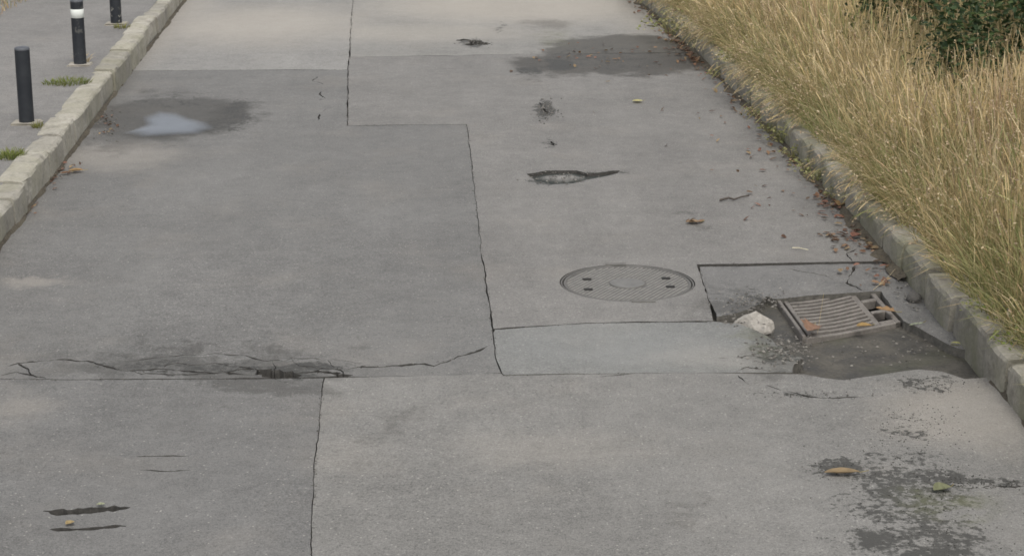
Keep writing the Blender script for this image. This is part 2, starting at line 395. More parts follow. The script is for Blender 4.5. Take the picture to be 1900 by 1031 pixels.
# ------------------------------------------------------------------ asphalt panels
def warp(P, amp=.006):
    P = np.asarray(P, float); x, y = P[:, 0], P[:, 1]
    dx = (fbm(x * 5, y * 5, 21, 4) - .5) * 2 * amp + (vnoise(x * 30, y * 30, 33) - .5) * .006
    dy = (fbm(x * 5, y * 5, 51, 4) - .5) * 2 * amp + (vnoise(x * 30, y * 30, 63) - .5) * .006
    Q = P.copy(); Q[:, 0] += dx; Q[:, 1] += dy; return Q
def to_world(p): return np.array(p[:2]) if len(p) == 3 else G(*p)[:2]     # (x, y, 'w') is already metres
def outline(points, gaps=None, dflt=.004, amp=.006):
    """corner list -> jittered closed outline, pulled in by half the joint width on each side"""
    W = [to_world(p) for p in points]; n = len(W); pts = []; gp = []
    area = sum(W[i][0] * W[(i + 1) % n][1] - W[(i + 1) % n][0] * W[i][1] for i in range(n))
    for i in range(n):
        a, b = W[i], W[(i + 1) % n]; g = (gaps or {}).get(i, dflt)
        g0, g1 = g if isinstance(g, tuple) else (g, g)
        k = max(1, int(np.linalg.norm(b - a) / (.05 * max(1, a[1] / 11))))
        for j in range(k): pts.append(a + (b - a) * j / k); gp.append(g0 + (g1 - g0) * j / k)
    P = warp(np.array(pts), amp); gp = np.array(gp)
    t = np.roll(P, -1, 0) - np.roll(P, 1, 0); t /= np.linalg.norm(t, axis=1)[:, None] + 1e-9
    nrm = np.c_[-t[:, 1], t[:, 0]] * (1 if area > 0 else -1)
    return P + nrm * (.5 * gp * np.clip(2.2 * fbm(P[:, 0] * 7, P[:, 1] * 7, 77, 3) - .2, .15, 1.8))[:, None] * .5
def crack(pts, w=.012, jit=.012, taper=True, rough=1.0):
    W = np.array([to_world(p) for p in pts]); C = []
    for a, b in zip(W[:-1], W[1:]):
        k = max(2, int(np.linalg.norm(b - a) / .018))
        for j in range(k): C.append(a + (b - a) * j / k)
    C.append(W[-1]); C = np.array(C); C = warp(C, jit); C[:, 1] += (fbm(C[:, 0] * 16, C[:, 1] * 16, 8, 3) - .5) * .05 * rough * min(1, w / .012); C[:, 0] += RNG.uniform(-.003, .003, len(C))
    t = np.gradient(C, axis=0); t /= np.linalg.norm(t, axis=1)[:, None] + 1e-9; nr = np.c_[-t[:, 1], t[:, 0]]
    u = np.linspace(0, 1, len(C)); ww = .62 * w * (np.clip(2.6 * fbm(C[:, 0] * 13, C[:, 1] * 13, 5) - .5, .1, 1.7) * rough + (1 - rough)) * RNG.uniform(.6, 1.4, len(C))
    if taper: ww = ww * np.clip(np.minimum(u, 1 - u) * 7, .12, 1)
    return np.concatenate([C + nr * ww[:, None] * .5, (C - nr * ww[:, None] * .5)[::-1]])
def lk(py):      # point on the left/right kerb foot at the depth of image row py
    y = G(0, py)[1]; return (float(KL(y)) - .03, y, 'w')
def rk(py):
    y = G(0, py)[1]; return (float(KR(y)) + .04, y, 'w')
def krun(side, pa, pb, n=8):
    ya, yb = G(0, pa)[1], G(0, pb)[1]
    return [((float(KL(y)) - .03) if side < 0 else (float(KR(y)) + .04), y, 'w') for y in np.linspace(ya, yb, n)]

def panel(points, gaps=None, holes=(), tint=(.15, .147, .14), label=None, spacing=.06, amp=.006, zoff=0.0, dflt=.004, cut=None):
    o_ = outline(points, gaps, dflt, amp)
    V, F = tri_sheet(o_, list(holes), lambda x, y: hz(x, y) + zoff, spacing, -.075)
    o = mesh_np('asphalt_patch', V, F, M_ASPH, road); o.data.materials.append(cut or M_CUT)
    o.data.polygons.foreach_set('material_index', np.array([1 if len(f) == 4 else 0 for f in F], np.int32))
    o.data.polygons.foreach_set('use_smooth', np.array([len(f) == 3 for f in F], bool))
    o.data.attributes.get('sharp_edge') or o.data.attributes.new('sharp_edge', 'BOOLEAN', 'EDGE')
    quads = {tuple(sorted(e)) for f in F if len(f) == 4 for e in ((f[0], f[1]), (f[1], f[2]), (f[2], f[3]), (f[3], f[0]))}
    ev = np.empty(len(o.data.edges) * 2, np.int32); o.data.edges.foreach_get('vertices', ev)
    o.data.attributes['sharp_edge'].data.foreach_set('value', np.array([tuple(sorted(e)) in quads for e in ev.reshape(-1, 2).tolist()], bool))
    o.color = (*tint, 1)
    if label: o['label'] = label
    return o

FARY = -210
s1 = [(656, -100), (655, 0), (650, 72), (648, 106), (646, 130), (645, 232)]
s3 = [(866, 231), (878, 330), (895, 480), (914, 611), (920, 666), (930, 693)]
# far left lane
panel([lk(131)] + [(330, 131), (646, 130), (648, 106), (650, 72), (655, 0), (656, -100), (657, FARY), lk(FARY)] + krun(-1, -100, 100, 6),
      {0: .002, 1: (.006, .03), 2: .018, 3: .016, 4: .016, 5: .015, 6: .01}, tint=(.2, .194, .182), label='pale far panel of the left lane')
# far right lane
panel([(650, 106), (860, 103), (985, 100), rk(98)] + krun(1, 90, -150, 8) + [rk(FARY), (657, FARY), (656, -100), (655, 0), (650, 72)],
      {0: .02, 1: (.025, .01), 2: .002, 3: .002}, holes=[crack([(846, 75), (862, 73), (880, 76), (885, 80)], .12, .01), crack([(866, 84), (885, 80), (911, 82)], .16, .01)],
      tint=(.196, .19, .176), label='pale far panel of the right lane')
# big left lane panel with the broken near edge
cr = [crack([(0, 683), (36, 672), (120, 667), (167, 671), (195, 679), (247, 687), (287, 682), (351, 686), (399, 690), (459, 686)], .019),
      crack([(195, 679), (222, 674), (247, 668), (319, 658), (399, 654), (463, 661), (495, 669), (526, 669), (542, 664), (577, 663), (605, 667), (640, 670), (690, 676)], .013),
      crack([(399, 690), (432, 686), (473, 682), (495, 689), (577, 691), (596, 683), (627, 686), (640, 696)], .026),
      crack([(478, 684), (500, 691), (525, 694), (555, 693)], .17, .02, True, .5),
      crack([(560, 692), (590, 688), (630, 692)], .06, .02, True, .6),
      crack([(622, 694), (636, 695), (655, 696)], .05, .01),
      crack([(0, 696), (30, 690), (60, 692), (88, 700)], .02),
      crack([(640, 686), (665, 680), (703, 681), (779, 677), (807, 677), (833, 669), (852, 659), (889, 650), (914, 640)], .02),
      crack([(668, 684), (672, 678), (678, 677)], .02), crack([(247, 687), (262, 692), (300, 694), (340, 692), (399, 690)], .016), crack([(300, 683), (310, 676), (330, 672), (360, 674), (400, 672), (440, 677)], .012),
      crack([(440, 677), (460, 680), (473, 682)], .018), crack([(505, 670), (512, 678), (508, 686)], .014), crack([(540, 665), (552, 676), (575, 680), (596, 683)], .016), crack([(605, 667), (612, 676), (627, 686)], .012), crack([(36, 672), (50, 682), (60, 692)], .014), crack([(420, 690), (450, 694), (480, 692)], .03),
      crack([(852, 662), (880, 664), (905, 662)], .008),
      crack([(590, 142), (580, 150), (602, 156)], .016), crack([(598, 166), (592, 174), (603, 182)], .018), crack([(606, 200), (594, 212), (590, 222)], .014)]
panel([lk(701)] + [(150, 702), (350, 702), (600, 700), (652, 699), (800, 697), (930, 693)] + s3[::-1][1:] + [(645, 232)] + [(646, 130), (330, 131), lk(131)] + krun(-1, 160, 660, 8),
      {0: .012, 1: .026, 2: .045, 3: .05, 4: (.016, .0), 5: .0, 6: .01, 7: .007, 8: .007, 9: .007, 10: .007, 11: .016, 12: .016, 13: .016, 14: (.03, .004), 15: .002},
      holes=cr, tint=(.132, .129, .122), label='large dark grey panel of the left lane with a cracked near edge', spacing=.065)
# right lane panel around the manhole
mh = G(1164, 524); MR = .318
mh_hole = [(mh[0] + (MR + .004) * math.cos(t), mh[1] + (MR + .004) * math.sin(t)) for t in np.linspace(0, 2 * math.pi, 49)[:-1]]
poth_px = [(978, 323), (996, 321), (1016, 317), (1043, 316), (1070, 316), (1090, 321), (1110, 320), (1125, 319), (1136, 317), (1150, 316), (1146, 321), (1123, 327),
           (1090, 333), (1061, 340), (1025, 342), (994, 336)]
pothole = warp(np.array([G(*p)[:2] for p in poth_px]), .02)
panel([(866, 231), (645, 232), (646, 130), (648, 106), (860, 103), (985, 100), rk(99)] + krun(1, 140, 470, 10) + [(1640, 484), (1440, 488), (1295, 490), (1312, 545), (1325, 597), (1200, 597), (1085, 600), (914, 611), (895, 480), (878, 330)],
      {0: .016, 1: .014, 2: .014, 3: .02, 4: (.025, .01), 5: .002, 6: .002, 17: .01, 18: .02, 19: .02, 20: .012, 21: .02, 22: .034, 23: .034, 24: .016, 25: .007, 26: .007, 27: .007},
      holes=[mh_hole, pothole, crack([(1022, 262), (1028, 270), (1034, 268)], .03, .01), crack([(1580, 485), (1572, 470), (1590, 462)], .014),
             crack([(1000, 190), (1008, 200), (1016, 212)], .035, .01)],
      tint=(.156, .15, .14), label='warm grey panel around the manhole cover', spacing=.065)
# gully panel beside the manhole, broken above the rubble
panel([(1295, 490), (1440, 488), (1640, 484), rk(484)] + krun(1, 500, 650, 6) + [(1770, 640), (1705, 604), (1676, 592), (1634, 536), (1440, 551), (1424, 545), (1410, 560), (1372, 576), (1330, 585), (1312, 546)],
      {0: .02, 1: .02, 2: .01, 11: .004, 12: .006, 13: .01, 20: .01, 19: .01},
      holes=[crack([(1462, 495), (1480, 499), (1530, 506), (1546, 515)], .016), crack([(1588, 486), (1578, 505), (1572, 521), (1606, 538)], .02), crack([(1541, 508), (1546, 508)], .02, .005, False)],
      tint=(.135, .132, .126), label='sunken patch beside the gully grate', zoff=-.010, spacing=.05, amp=.014, cut=M_SILT)
# smooth light strip between manhole and transverse joint
panel([(914, 611), (1085, 600), (1200, 597), (1325, 597), (1372, 602), (1410, 618), (1432, 630), (1441, 641), (1462, 645), (1468, 658), (1492, 664), (1474, 676), (1470, 690), (1300, 691), (1200, 691), (1060, 694), (935, 697), (930, 693), (920, 666)],
      {0: .034, 1: .034, 2: .034, 3: .01, 12: .002, 13: (.004, .008), 14: (.006, .012), 15: .034, 16: .03, 17: .016, 18: .012},
      holes=[crack([(1330, 664), (1380, 660), (1420, 662)], .012), crack([(1365, 686), (1390, 681), (1440, 688), (1480, 690)], .016)],
      tint=(.16, .16, .151), label='smooth greenish grey repair strip below the manhole', spacing=.05, cut=M_SILT)
# near left panel with saw cuts
saw = [crack([(80, 947), (120, 950), (180, 945), (242, 941)], .075, .002, True, .15), crack([(90, 980), (130, 982), (190, 979), (234, 975)], .045, .002, True, .3),
       crack([(250, 846), (300, 845), (355, 845)], .014, .002, True, .15), crack([(256, 871), (300, 873), (352, 871)], .014, .002, True, .15)]
panel([lk(701), (150, 702), (350, 702), (600, 700), (592, 790), (584, 880), (577, 1031), (573, 1250), lk(1250)] + krun(-1, 1100, 760, 4),
      {0: .012, 1: .012, 2: .018, 3: .009, 4: .009, 5: .009, 6: .01}, holes=saw, tint=(.128, .125, .119), label='near left panel with four saw cuts', spacing=.06)
# near right panel
panel([(600, 700), (652, 699), (800, 697), (930, 693), (935, 697), (1060, 694), (1200, 691), (1300, 691), (1490, 693), (1530, 700), (1565, 704), (1610, 697), (1660, 690), (1705, 684), (1748, 688), (1790, 702), rk(697)] +
      krun(1, 740, 1100, 5) + [rk(1250), (573, 1250), (577, 1031), (584, 880), (592, 790)],
      {0: .018, 1: (.016, .0), 2: .0, 3: .01, 4: .016, 5: (.012, .006), 6: (.008, .004), 7: .003},
      holes=[crack([(1412, 712), (1450, 722), (1500, 734), (1545, 736), (1600, 736)], .02), crack([(1100, 699), (1180, 690), (1240, 692)], .006),
             crack([(1370, 694), (1380, 706), (1395, 716)], .01), crack([(1780, 905), (1840, 902), (1900, 900)], .02)],
      tint=(.162, .157, .146), label='near right panel of pale worn asphalt', spacing=.06)
# pothole floor: deepest at the near rim, rising to the far side
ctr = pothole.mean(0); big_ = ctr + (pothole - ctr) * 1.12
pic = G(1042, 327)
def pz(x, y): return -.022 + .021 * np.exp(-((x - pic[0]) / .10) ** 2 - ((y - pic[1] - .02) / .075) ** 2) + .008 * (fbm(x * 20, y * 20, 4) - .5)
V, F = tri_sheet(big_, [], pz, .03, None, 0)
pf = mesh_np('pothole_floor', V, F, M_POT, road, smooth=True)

# puddle in the left gutter
pu = np.array([(225, 250), (262, 235), (268, 216), (290, 207), (330, 210), (352, 222), (388, 228), (404, 242), (372, 252), (320, 254), (265, 258)])
pw = np.array([G(*p)[:2] for p in pu]); n = len(pw); pd = []
for i in range(n):
    for j in range(6): pd.append(pw[i] + (pw[(i + 1) % n] - pw[i]) * j / 6)
pd = warp(np.array(pd), .03); pc = pd.mean(0)
Vp = []; cp = []; rings = [0, .35, .6, .78, .9, 1.0]
for k in rings:
    for p in pd:
        q = pc + (p - pc) * k; Vp.append((q[0], q[1], .009)); cp.append([[1, 1, .9, .55, .22, 0][rings.index(k)]] * 3)
PD = -1
m = len(pd); F = [(a * m + i, (a * m + (i + 1) % m), (a + 1) * m + (i + 1) % m, (a + 1) * m + i) for a in range(1, 5) for i in range(m)] + [tuple(range(m, 2 * m))[::PD]]
puddle = mesh_np('puddle', np.array(Vp), F, M_WATER, smooth=True, col=np.array(cp)); tag(puddle, 'shallow sky-reflecting puddle in the left gutter', kind='structure')

# ------------------------------------------------------------------ pavement (left) and verge (right)
PZ = .158
pavement = grid('pavement', 0, 1, 12, 3.5, 45, 80, lambda s, y: (KL(y) - .12 - 2.6 * s, y, PZ + .006 * (float(vnoise(s * 5, y * 1.3, 8)) - .5)), M_PAVE)
pavement.color = (.165, .158, .148, 1); tag(pavement, kind='structure')
def verge_z(d, y): return .105 + .10 * np.clip(d - .1, 0, 3) + .05 * (fbm(d * 1.6, y * 1.6, 12) - .4) * np.clip(d * 2, 0, 1)
verge = grid('verge', 0, 1, 40, 3.5, 60, 130, lambda s, y: (KR(y) + .1 + 9 * s, y, float(verge_z(.1 + 9 * s, y))), M_SOIL); tag(verge, kind='structure')
bank = grid('bank', 0, 1, 14, 3.5, 60, 60, lambda s, y: (KL(y) - 2.7 - 8 * s, y, PZ - .01 + .25 * s + .1 * float(fbm(s * 8, y, 4))), M_SOIL); tag(bank, kind='structure')

def kerb_stone(side, ya, yb, height, width, mat, parent, rnd, round_top, er):
    K = KL if side < 0 else KR
    prof = [(0, -.12), (.0, height * .45), (round_top * .12, height - round_top * .9), (round_top * .45, height - round_top * .28), (round_top * 1.1, height), (width * .6, height + .003), (width - .01, height - .002), (width, height - .02), (width, -.12)]
    seg = 9; V = []; off = rnd.uniform(-.012, .012); dz = rnd.uniform(-.011, .011); sk = rnd.uniform(-.008, .008); tilt = rnd.uniform(-.006, .006)
    sd = rnd.randrange(1000)
    for i in range(seg):
        t = i / (seg - 1); y = ya + (yb - ya) * t; e = er if i in (0, seg - 1) else 0     # arrises worn at the ends
        for j, (s, z) in enumerate(prof):
            n1 = float(vnoise(y * 14 + sd, j * 3.3 + sd, 3)) - .5; n2 = float(vnoise(y * 14 + sd, j * 3.3 + 40 + sd, 4)) - .5
            up = 1 if z > 0 else 0
            V.append((float(K(y)) + (-1 if side < 0 else 1) * (s + off + sk * (t - .5) + up * n1 * .012 + up * e * (1 if j < 5 else -.3)), y,
                      z + up * (dz + tilt * (t - .5) * 2 + n2 * .009 - e * (.8 if j > 1 else 0))))
    m = len(prof); F = []
    for i in range(seg - 1):
        for j in range(m - 1):
            q = (i * m + j, i * m + j + 1, (i + 1) * m + j + 1, (i + 1) * m + j)
            F.append(q if side > 0 else q[::-1])
    F += [tuple(range(m))[::-1], tuple((seg - 1) * m + j for j in range(m))]
    return mesh_np('kerb_stone', np.array(V), F, mat, parent)
rk_ = random.Random(5)
jl = [G(0, p, .165)[1] for p in (400, 366, 337, 282, 250, 220, 156, 131, 94, 62, 30, 4)]
while jl[0] > 4.2: jl.insert(0, jl[0] - rk_.uniform(.75, .95))
while jl[-1] < 34: jl.append(jl[-1] + rk_.uniform(.8, 1.05))
for a, b in zip(jl[:-1], jl[1:]):
    wide = .036 if abs(b - G(0, 220, .165)[1]) < .01 else rk_.uniform(.01, .018)
    kerb_stone(-1, a + .002, b - wide, .165, .165, M_KERB_L, pavement, rk_, .022, .003)
jr = [G(0, p)[1] for p in (733, 684, 611, 554, 505, 467, 416, 384, 345, 312)]
while jr[0] > 4.2: jr.insert(0, jr[0] - rk_.uniform(.4, .5))
while jr[-1] < 30: jr.append(jr[-1] + rk_.uniform(.42, .56))
for a, b in zip(jr[:-1], jr[1:]):
    kerb_stone(1, a + .006, b - rk_.uniform(.02, .042), .15, .2, M_KERB_R, verge, rk_, .026, .006)

# ------------------------------------------------------------------ bollards
def ring_bm(bm, prof, n=28):
    rows = []
    for r, z in prof:
        rows.append([bm.verts.new((r * math.cos(2 * math.pi * i / n), r * math.sin(2 * math.pi * i / n), z)) for i in range(n)])
    for a, b in zip(rows[:-1], rows[1:]):
        for i in range(n): bm.faces.new((a[i], a[(i + 1) % n], b[(i + 1) % n], b[i]))
    return rows
def bollard(px, py, label, band, chip):
    p = G(px, py, PZ); t = empty('bollard', (p[0], p[1], PZ)); tag(t, label, 'bollard', 'short black bollards along the left pavement')
    r = .046; H = .475
    def part(name, prof, mat, cap0=False, cap1=False):
        bm = bmesh.new(); rows = ring_bm(bm, prof)
        if cap0: bm.faces.new(rows[0][::-1])
        if cap1: bm.faces.new(rows[-1])
        return bm_obj(name, bm, mat, t, True)
    o = part('post', [(r, -.05), (r, .012), (r, H - .012)], M_BOLL); o.color = (chip * .8,) * 3 + (1,)
    part('cap', [(r + .0006, H - .014), (r + .0008, H - .005), (r - .003, H), (r - .012, H + .004), (.004, H + .006)], M_BOLLTOP, cap1=True)
    if band: part('reflective_band', [(r + .0002, H - .128), (r + .0015, H - .127), (r + .0015, H - .066), (r + .0002, H - .065)], M_BAND)
    bm = bmesh.new(); bmesh.ops.create_cube(bm, size=1)
    for v in bm.verts: v.co = Vector((v.co.x * .17, v.co.y * .16, v.co.z * .07 - .023))
    bmesh.ops.bevel(bm, geom=bm.edges[:], offset=.008, segments=2, affect='EDGES')
    for v in bm.verts: v.co.x += (random.random() - .5) * .012; v.co.y += (random.random() - .5) * .012
    bm_obj('footing', bm, M_CONC, t)
bollard(50, 229, 'plain black bollard nearest the camera, without a white band', False, 0)
bollard(149, 121, 'black bollard with a white reflective band near its top', True, .25)
bollard(216, 45, 'farthest black bollard with pale chipped paint, cut off by the top edge', False, 1)

# ------------------------------------------------------------------ manhole cover
mz = float(hz(mh[0], mh[1]))
t = empty('manhole_cover', (mh[0], mh[1], mz)); tag(t, 'round ribbed cast iron manhole cover set in the road', 'manhole cover')
bm = bmesh.new(); ring_bm(bm, [(MR, -.05), (MR, -.004), (MR - .002, -.001), (MR - .007, -.001), (MR - .009, -.004), (MR - .009, -.04)], 64); bm_obj('frame_ring', bm, M_COVER, t)
bm = bmesh.new(); rows = ring_bm(bm, [(MR - .0145, -.04), (MR - .0135, -.006), (MR - .016, -.003), (MR - .026, -.003), (MR - .028, -.007), (.09, -.0065)], 64); bm.faces.new(rows[-1]); bm_obj('cover_plate', bm, M_COVER, t)
bm = bmesh.new(); rows = ring_bm(bm, [(.084, -.0064), (.083, -.002), (.079, -.001)], 40); bm.faces.new(rows[-1]); bm_obj('centre_disc', bm, plain('smooth_iron_disc', (.135, .13, .12), .5, .1), t)
bm = bmesh.new(); ang = R(60); c_, s_ = math.cos(ang), math.sin(ang); RR = MR - .030; holes4 = [(-.19, .075), (-.19, -.10), (.19, .09), (.20, -.055)]
def rib(bm, u0, u1, v, w=.0085, z0=-.0069, z1=-.0042):
    q = []
    for (u, vv, z) in [(u0, v - w / 2, z0), (u1, v - w / 2, z0), (u1, v + w / 2, z0), (u0, v + w / 2, z0), (u0, v - w * .3, z1), (u1, v - w * .3, z1), (u1, v + w * .3, z1), (u0, v + w * .3, z1)]:
        q.append(bm.verts.new((u * c_ - vv * s_, u * s_ + vv * c_, z)))
    for f in ((4, 5, 6, 7), (0, 1, 5, 4), (1, 2, 6, 5), (2, 3, 7, 6), (3, 0, 4, 7)): bm.faces.new([q[i] for i in f])
v = -RR + .012
while v < RR - .006:
    L = math.sqrt(RR ** 2 - v ** 2); cuts = [(-L, L)]
    for (hx, hy, hr) in [(0, 0, .092)] + [(a, b, .026) for a, b in holes4]:
        hu, hv = hx * c_ + hy * s_, -hx * s_ + hy * c_
        if abs(v - hv) < hr:
            k = math.sqrt(hr ** 2 - (v - hv) ** 2); new = []
            for a, b in cuts:
                if hu - k > a: new.append((a, min(b, hu - k)))
                if hu + k < b: new.append((max(a, hu + k), b))
            cuts = [(a, b) for a, b in new if b - a > .01]
    for a, b in cuts: rib(bm, a, b, v)
    v += .021
o = bm_obj('ribs', bm, M_RIB, t); o['kind'] = 'stuff'
for hx, hy in holes4:
    bm = bmesh.new(); bmesh.ops.create_cube(bm, size=1)
    for q in bm.verts: q.co = Vector((hx + q.co.x * .042, hy + q.co.y * .026, -.0045 + q.co.z * .003))
    bm_obj('lifting_slot', bm, M_DARK, t)
for (a, w_) in ((R(97), .1), (R(-80), .11)):
    bm = bmesh.new(); bmesh.ops.create_cube(bm, size=1)
    for q in bm.verts: q.co = Vector((math.cos(a) * (MR + .006) + q.co.x * w_, math.sin(a) * (MR + .006) + q.co.y * .035, .0005 + q.co.z * .008))
    bm_obj('frame_lug', bm, plain('lug_iron', (.11, .105, .095), .7), t)

# ------------------------------------------------------------------ gully grate (dished bars, side box with three openings), slightly tilted
g0 = GR['bl']; ex = GR['br'] - GR['bl']; ey = GR['tl'] - GR['bl']
EX, EY = np.linalg.norm(ex), np.linalg.norm(ey); ux, uy = ex / EX, ey / EY
gt = empty('drain_grate', (g0[0], g0[1], -.03)); tag(gt, 'rusty iron gully grate with dished bars beside the right kerb', 'drain grate')
def gp_(u, v, z):            # u along the near edge, v away from the camera, in metres
    p = ux * u + uy * v; return (p[0], p[1], z)
def gbar(name, path, w, h, mat=M_IRON, axis='u', parent=gt):
    """bar of width w, depth h following path [(u,v,z)]"""
    V = []
    for (u, v, z) in path:
        for a, b in ((-w / 2, -h), (w / 2, -h), (w / 2, -.003), (w / 2 - .003, 0), (-w / 2 + .003, 0), (-w / 2, -.003)):
            V.append(gp_(u, v + a, z + b) if axis == 'u' else gp_(u + a, v, z + b))
    m = 6; k = len(path); F = [(i * m + j, i * m + (j + 1) % m, (i + 1) * m + (j + 1) % m, (i + 1) * m + j) for i in range(k - 1) for j in range(m)]
    F += [tuple(range(m)), tuple((k - 1) * m + j for j in range(m))]
    bm = bmesh.new(); vs = [bm.verts.new(q) for q in V]
    for f in F: bm.faces.new([vs[i] for i in f])
    return bm_obj(name, bm, mat, parent)
zt = .002
gbar('frame_rail', [(0, .012, zt), (EX * .35, .012, zt - .006), (EX * .7, .012, zt - .002), (EX, .012, zt + .006)], .024, .03)
gbar('frame_rail', [(0, EY - .012, zt + .004), (EX * .35, EY - .012, zt - .004), (EX * .7, EY - .012, zt), (EX, EY - .012, zt + .006)], .02, .05)
gbar('frame_rail', [(.010, 0, zt + .012), (.010, EY, zt + .012)], .018, .045, axis='v')
gbar('frame_rail', [(.046, .02, zt + .006), (.046, EY - .02, zt + .006)], .022, .05, axis='v')
gbar('frame_rail', [(EX - .013, 0, zt + .007), (EX - .013, EY, zt + .007)], .026, .03, axis='v')
UD = EX * .775
gbar('divider', [(UD, .024, zt + .002), (UD, EY - .022, zt + .002)], .034, .05, axis='v')
nb = 10
for i in range(nb):
    v = .024 + (EY - .046) * (i + .75) / (nb + .5)
    gbar('bar', [(.057 + (UD - .074) * s, v, zt + .004 - .009 * math.sin(math.pi * min(1, s * 1.05)) + .006 * s) for s in np.linspace(0, 1, 7)], .0185, .035)
for i in (1, 2):
    v = .02 + (EY - .04) * i / 3
    gbar('crosspiece', [(UD + .017, v, zt + .004), (EX - .026, v, zt + .005)], .034, .04)
gbar('crosspiece', [(UD + .017, .04, zt + .003), (EX - .026, .04, zt + .004)], .04, .03)
gbar('crosspiece', [(UD + .017, EY - .034, zt + .003), (EX - .026, EY - .034, zt + .004)], .03, .03)
# iron kerb frame around the seat
# ------------------------------------------------------------------ loose stone, lump
def rock(name, pos, size, mat, label, cat, seed, sub=3, cut=True):
    rr = random.Random(seed); bm = bmesh.new(); bmesh.ops.create_icosphere(bm, subdivisions=sub, radius=1)
    planes = [(Vector((rr.uniform(-1, 1), rr.uniform(-1, 1), rr.uniform(-.3, 1))).normalized(), rr.uniform(.55, .8)) for _ in range(9)]
    for v in bm.verts:
        if cut:
            for nn, d in planes:
                k = v.co.dot(nn)
                if k > d: v.co -= nn * (k - d)
        nz = float(vnoise(v.co.x * 4 + seed, v.co.y * 4 + v.co.z * 3, seed)) - .5
        v.co *= 1 + nz * .16
        v.co = Vector((v.co.x * size[0], v.co.y * size[1], max(v.co.z, -.55) * size[2] + size[2] * .5))
    o = bm_obj(name, bm, mat, None, False); o.location = pos; tag(o, label, cat); return o
p = G(1402, 611, -.03); rock('rubble_chunk', (p[0], p[1] + .02, -.045), (.095, .07, .066), M_RUBBLE, 'pale angular lump of rubble lying left of the drain grate', 'rubble', 4)
p = G(1701, 556, 0); rock('pebble', (p[0] - .01, p[1] + .01, -.012), (.036, .04, .03), plain('dark_stone', (.07, .066, .06), .8), 'dark round pebble against the kerb right of the drain grate', 'stone', 9, 3, False)

# ------------------------------------------------------------------ grass
def ribbons(base, h, lean, curl, wprof, wid, tp, colb, colt, fac):
    """base (n,3), h (n), lean unit (n,2), curl (n) 0..1.5; returns arrays for ribbons sampled at tp"""
    n, k = len(base), len(tp); tp = np.asarray(tp)
    t = tp[None, :]
    th = curl[:, None] * t                                    # bending angle grows along the stem
    ds = np.diff(np.concatenate([[0], tp]))[None, :] * h[:, None]
    hor = np.cumsum(np.sin(th) * ds, 1); ver = np.cumsum(np.cos(th) * ds, 1)
    P = np.stack([base[:, None, 0] + lean[:, None, 0] * hor, base[:, None, 1] + lean[:, None, 1] * hor, base[:, None, 2] + ver], 2)
    sx = np.cos(fac)[:, None, None]; sy = np.sin(fac)[:, None, None]
    wv = np.concatenate([sx, sy, np.zeros_like(sx)], 2) * (np.asarray(wprof)[None, :, None] * wid[:, None, None] * .5)
    V = np.stack([P - wv, P + wv], 2).reshape(-1, 3)
    i0 = (np.arange(n)[:, None] * k + np.arange(k - 1)[None, :]) * 2
    F = np.stack([i0, i0 + 1, i0 + 3, i0 + 2], 2).reshape(-1, 4)
    C = colb[:, None, :] * (1 - t[..., None]) + colt[:, None, :] * t[..., None]
    C = np.repeat(C[:, :, None, :], 2, 2).reshape(-1, 3)
    return V, F, C
def in_view(x, y, z, m=.9):
    """keep what the photograph, or a camera a step aside, could see"""
    s = y * math.cos(PITCH) + (CAM_H - z) * math.sin(PITCH)
    return (np.abs(x) < s * 950 / FPX + m)
STRAW = np.array([(.57, .445, .24), (.51, .385, .20), (.62, .505, .31), (.46, .345, .18), (.57, .455, .28)])
GREEN = np.array([(.20, .20, .08), (.25, .24, .11), (.17, .185, .07), (.29, .265, .135)])
RUST = np.array([(.38, .26, .16), (.42, .29, .18), (.36, .27, .19)])
def verge_points(n, d0, d1, y0=5.8, y1=26, power=1.0):
    y = RNG.uniform(y0, y1, n); d = d0 + (d1 - d0) * RNG.uniform(0, 1, n) ** power
    x = KR(y) + d; z = verge_z(d, y); ok = in_view(x, y, z)
    return np.c_[x, y, z][ok], d[ok]
BUSHES = [(3.3, 11.9, .8, .75, 1.2), (3.05, 13.6, .7, .6, 1.15), (4.2, 13.4, .9, .8, 1.5), (4.6, 16.5, 1.2, 1.0, 1.5)]
def bush_thin(B):
    k = np.ones(len(B))
    for bx, by, brx, bry, _ in BUSHES: k = np.minimum(k, np.clip(np.hypot((B[:, 0] - bx) / brx, (B[:, 1] - by) / bry) * .8 - .1, .05, 1))
    return k
def pick(pal, n): return pal[RNG.integers(0, len(pal), n)] * RNG.uniform(.68, 1.3, (n, 1))
def unit(v): return v / (np.linalg.norm(v, axis=1)[:, None] + 1e-9)

def leaf_quads(P, size, col, flat=.5):
    """six-sided folded leaves at points P with random orientation; flat 1 = horizontal"""
    n = len(P); yaw = RNG.uniform(0, 6.283, n); nz = RNG.normal(0, 1, (n, 3)) * (1 - flat) + np.array([0, 0, 1]); nz = unit(nz)
    d = np.c_[np.cos(yaw), np.sin(yaw), np.zeros(n)]; d = unit(d - nz * (d * nz).sum(1)[:, None]); s = np.cross(nz, d)
    prof = [(-.5, 0, 0), (-.15, .26, .07), (.22, .2, .06), (.5, 0, -.02), (.22, -.2, .06), (-.15, -.26, .07)]
    V = np.stack([P + (d * a + s * b + nz * c) * size[:, None] for a, b, c in prof], 1).reshape(-1, 3)
    i = np.arange(n)[:, None] * 6; F = np.concatenate([np.concatenate([i, i + 1, i + 2, i + 3], 1), np.concatenate([i, i + 3, i + 4, i + 5], 1)])
    return V, F, np.repeat(col, 6, 0)
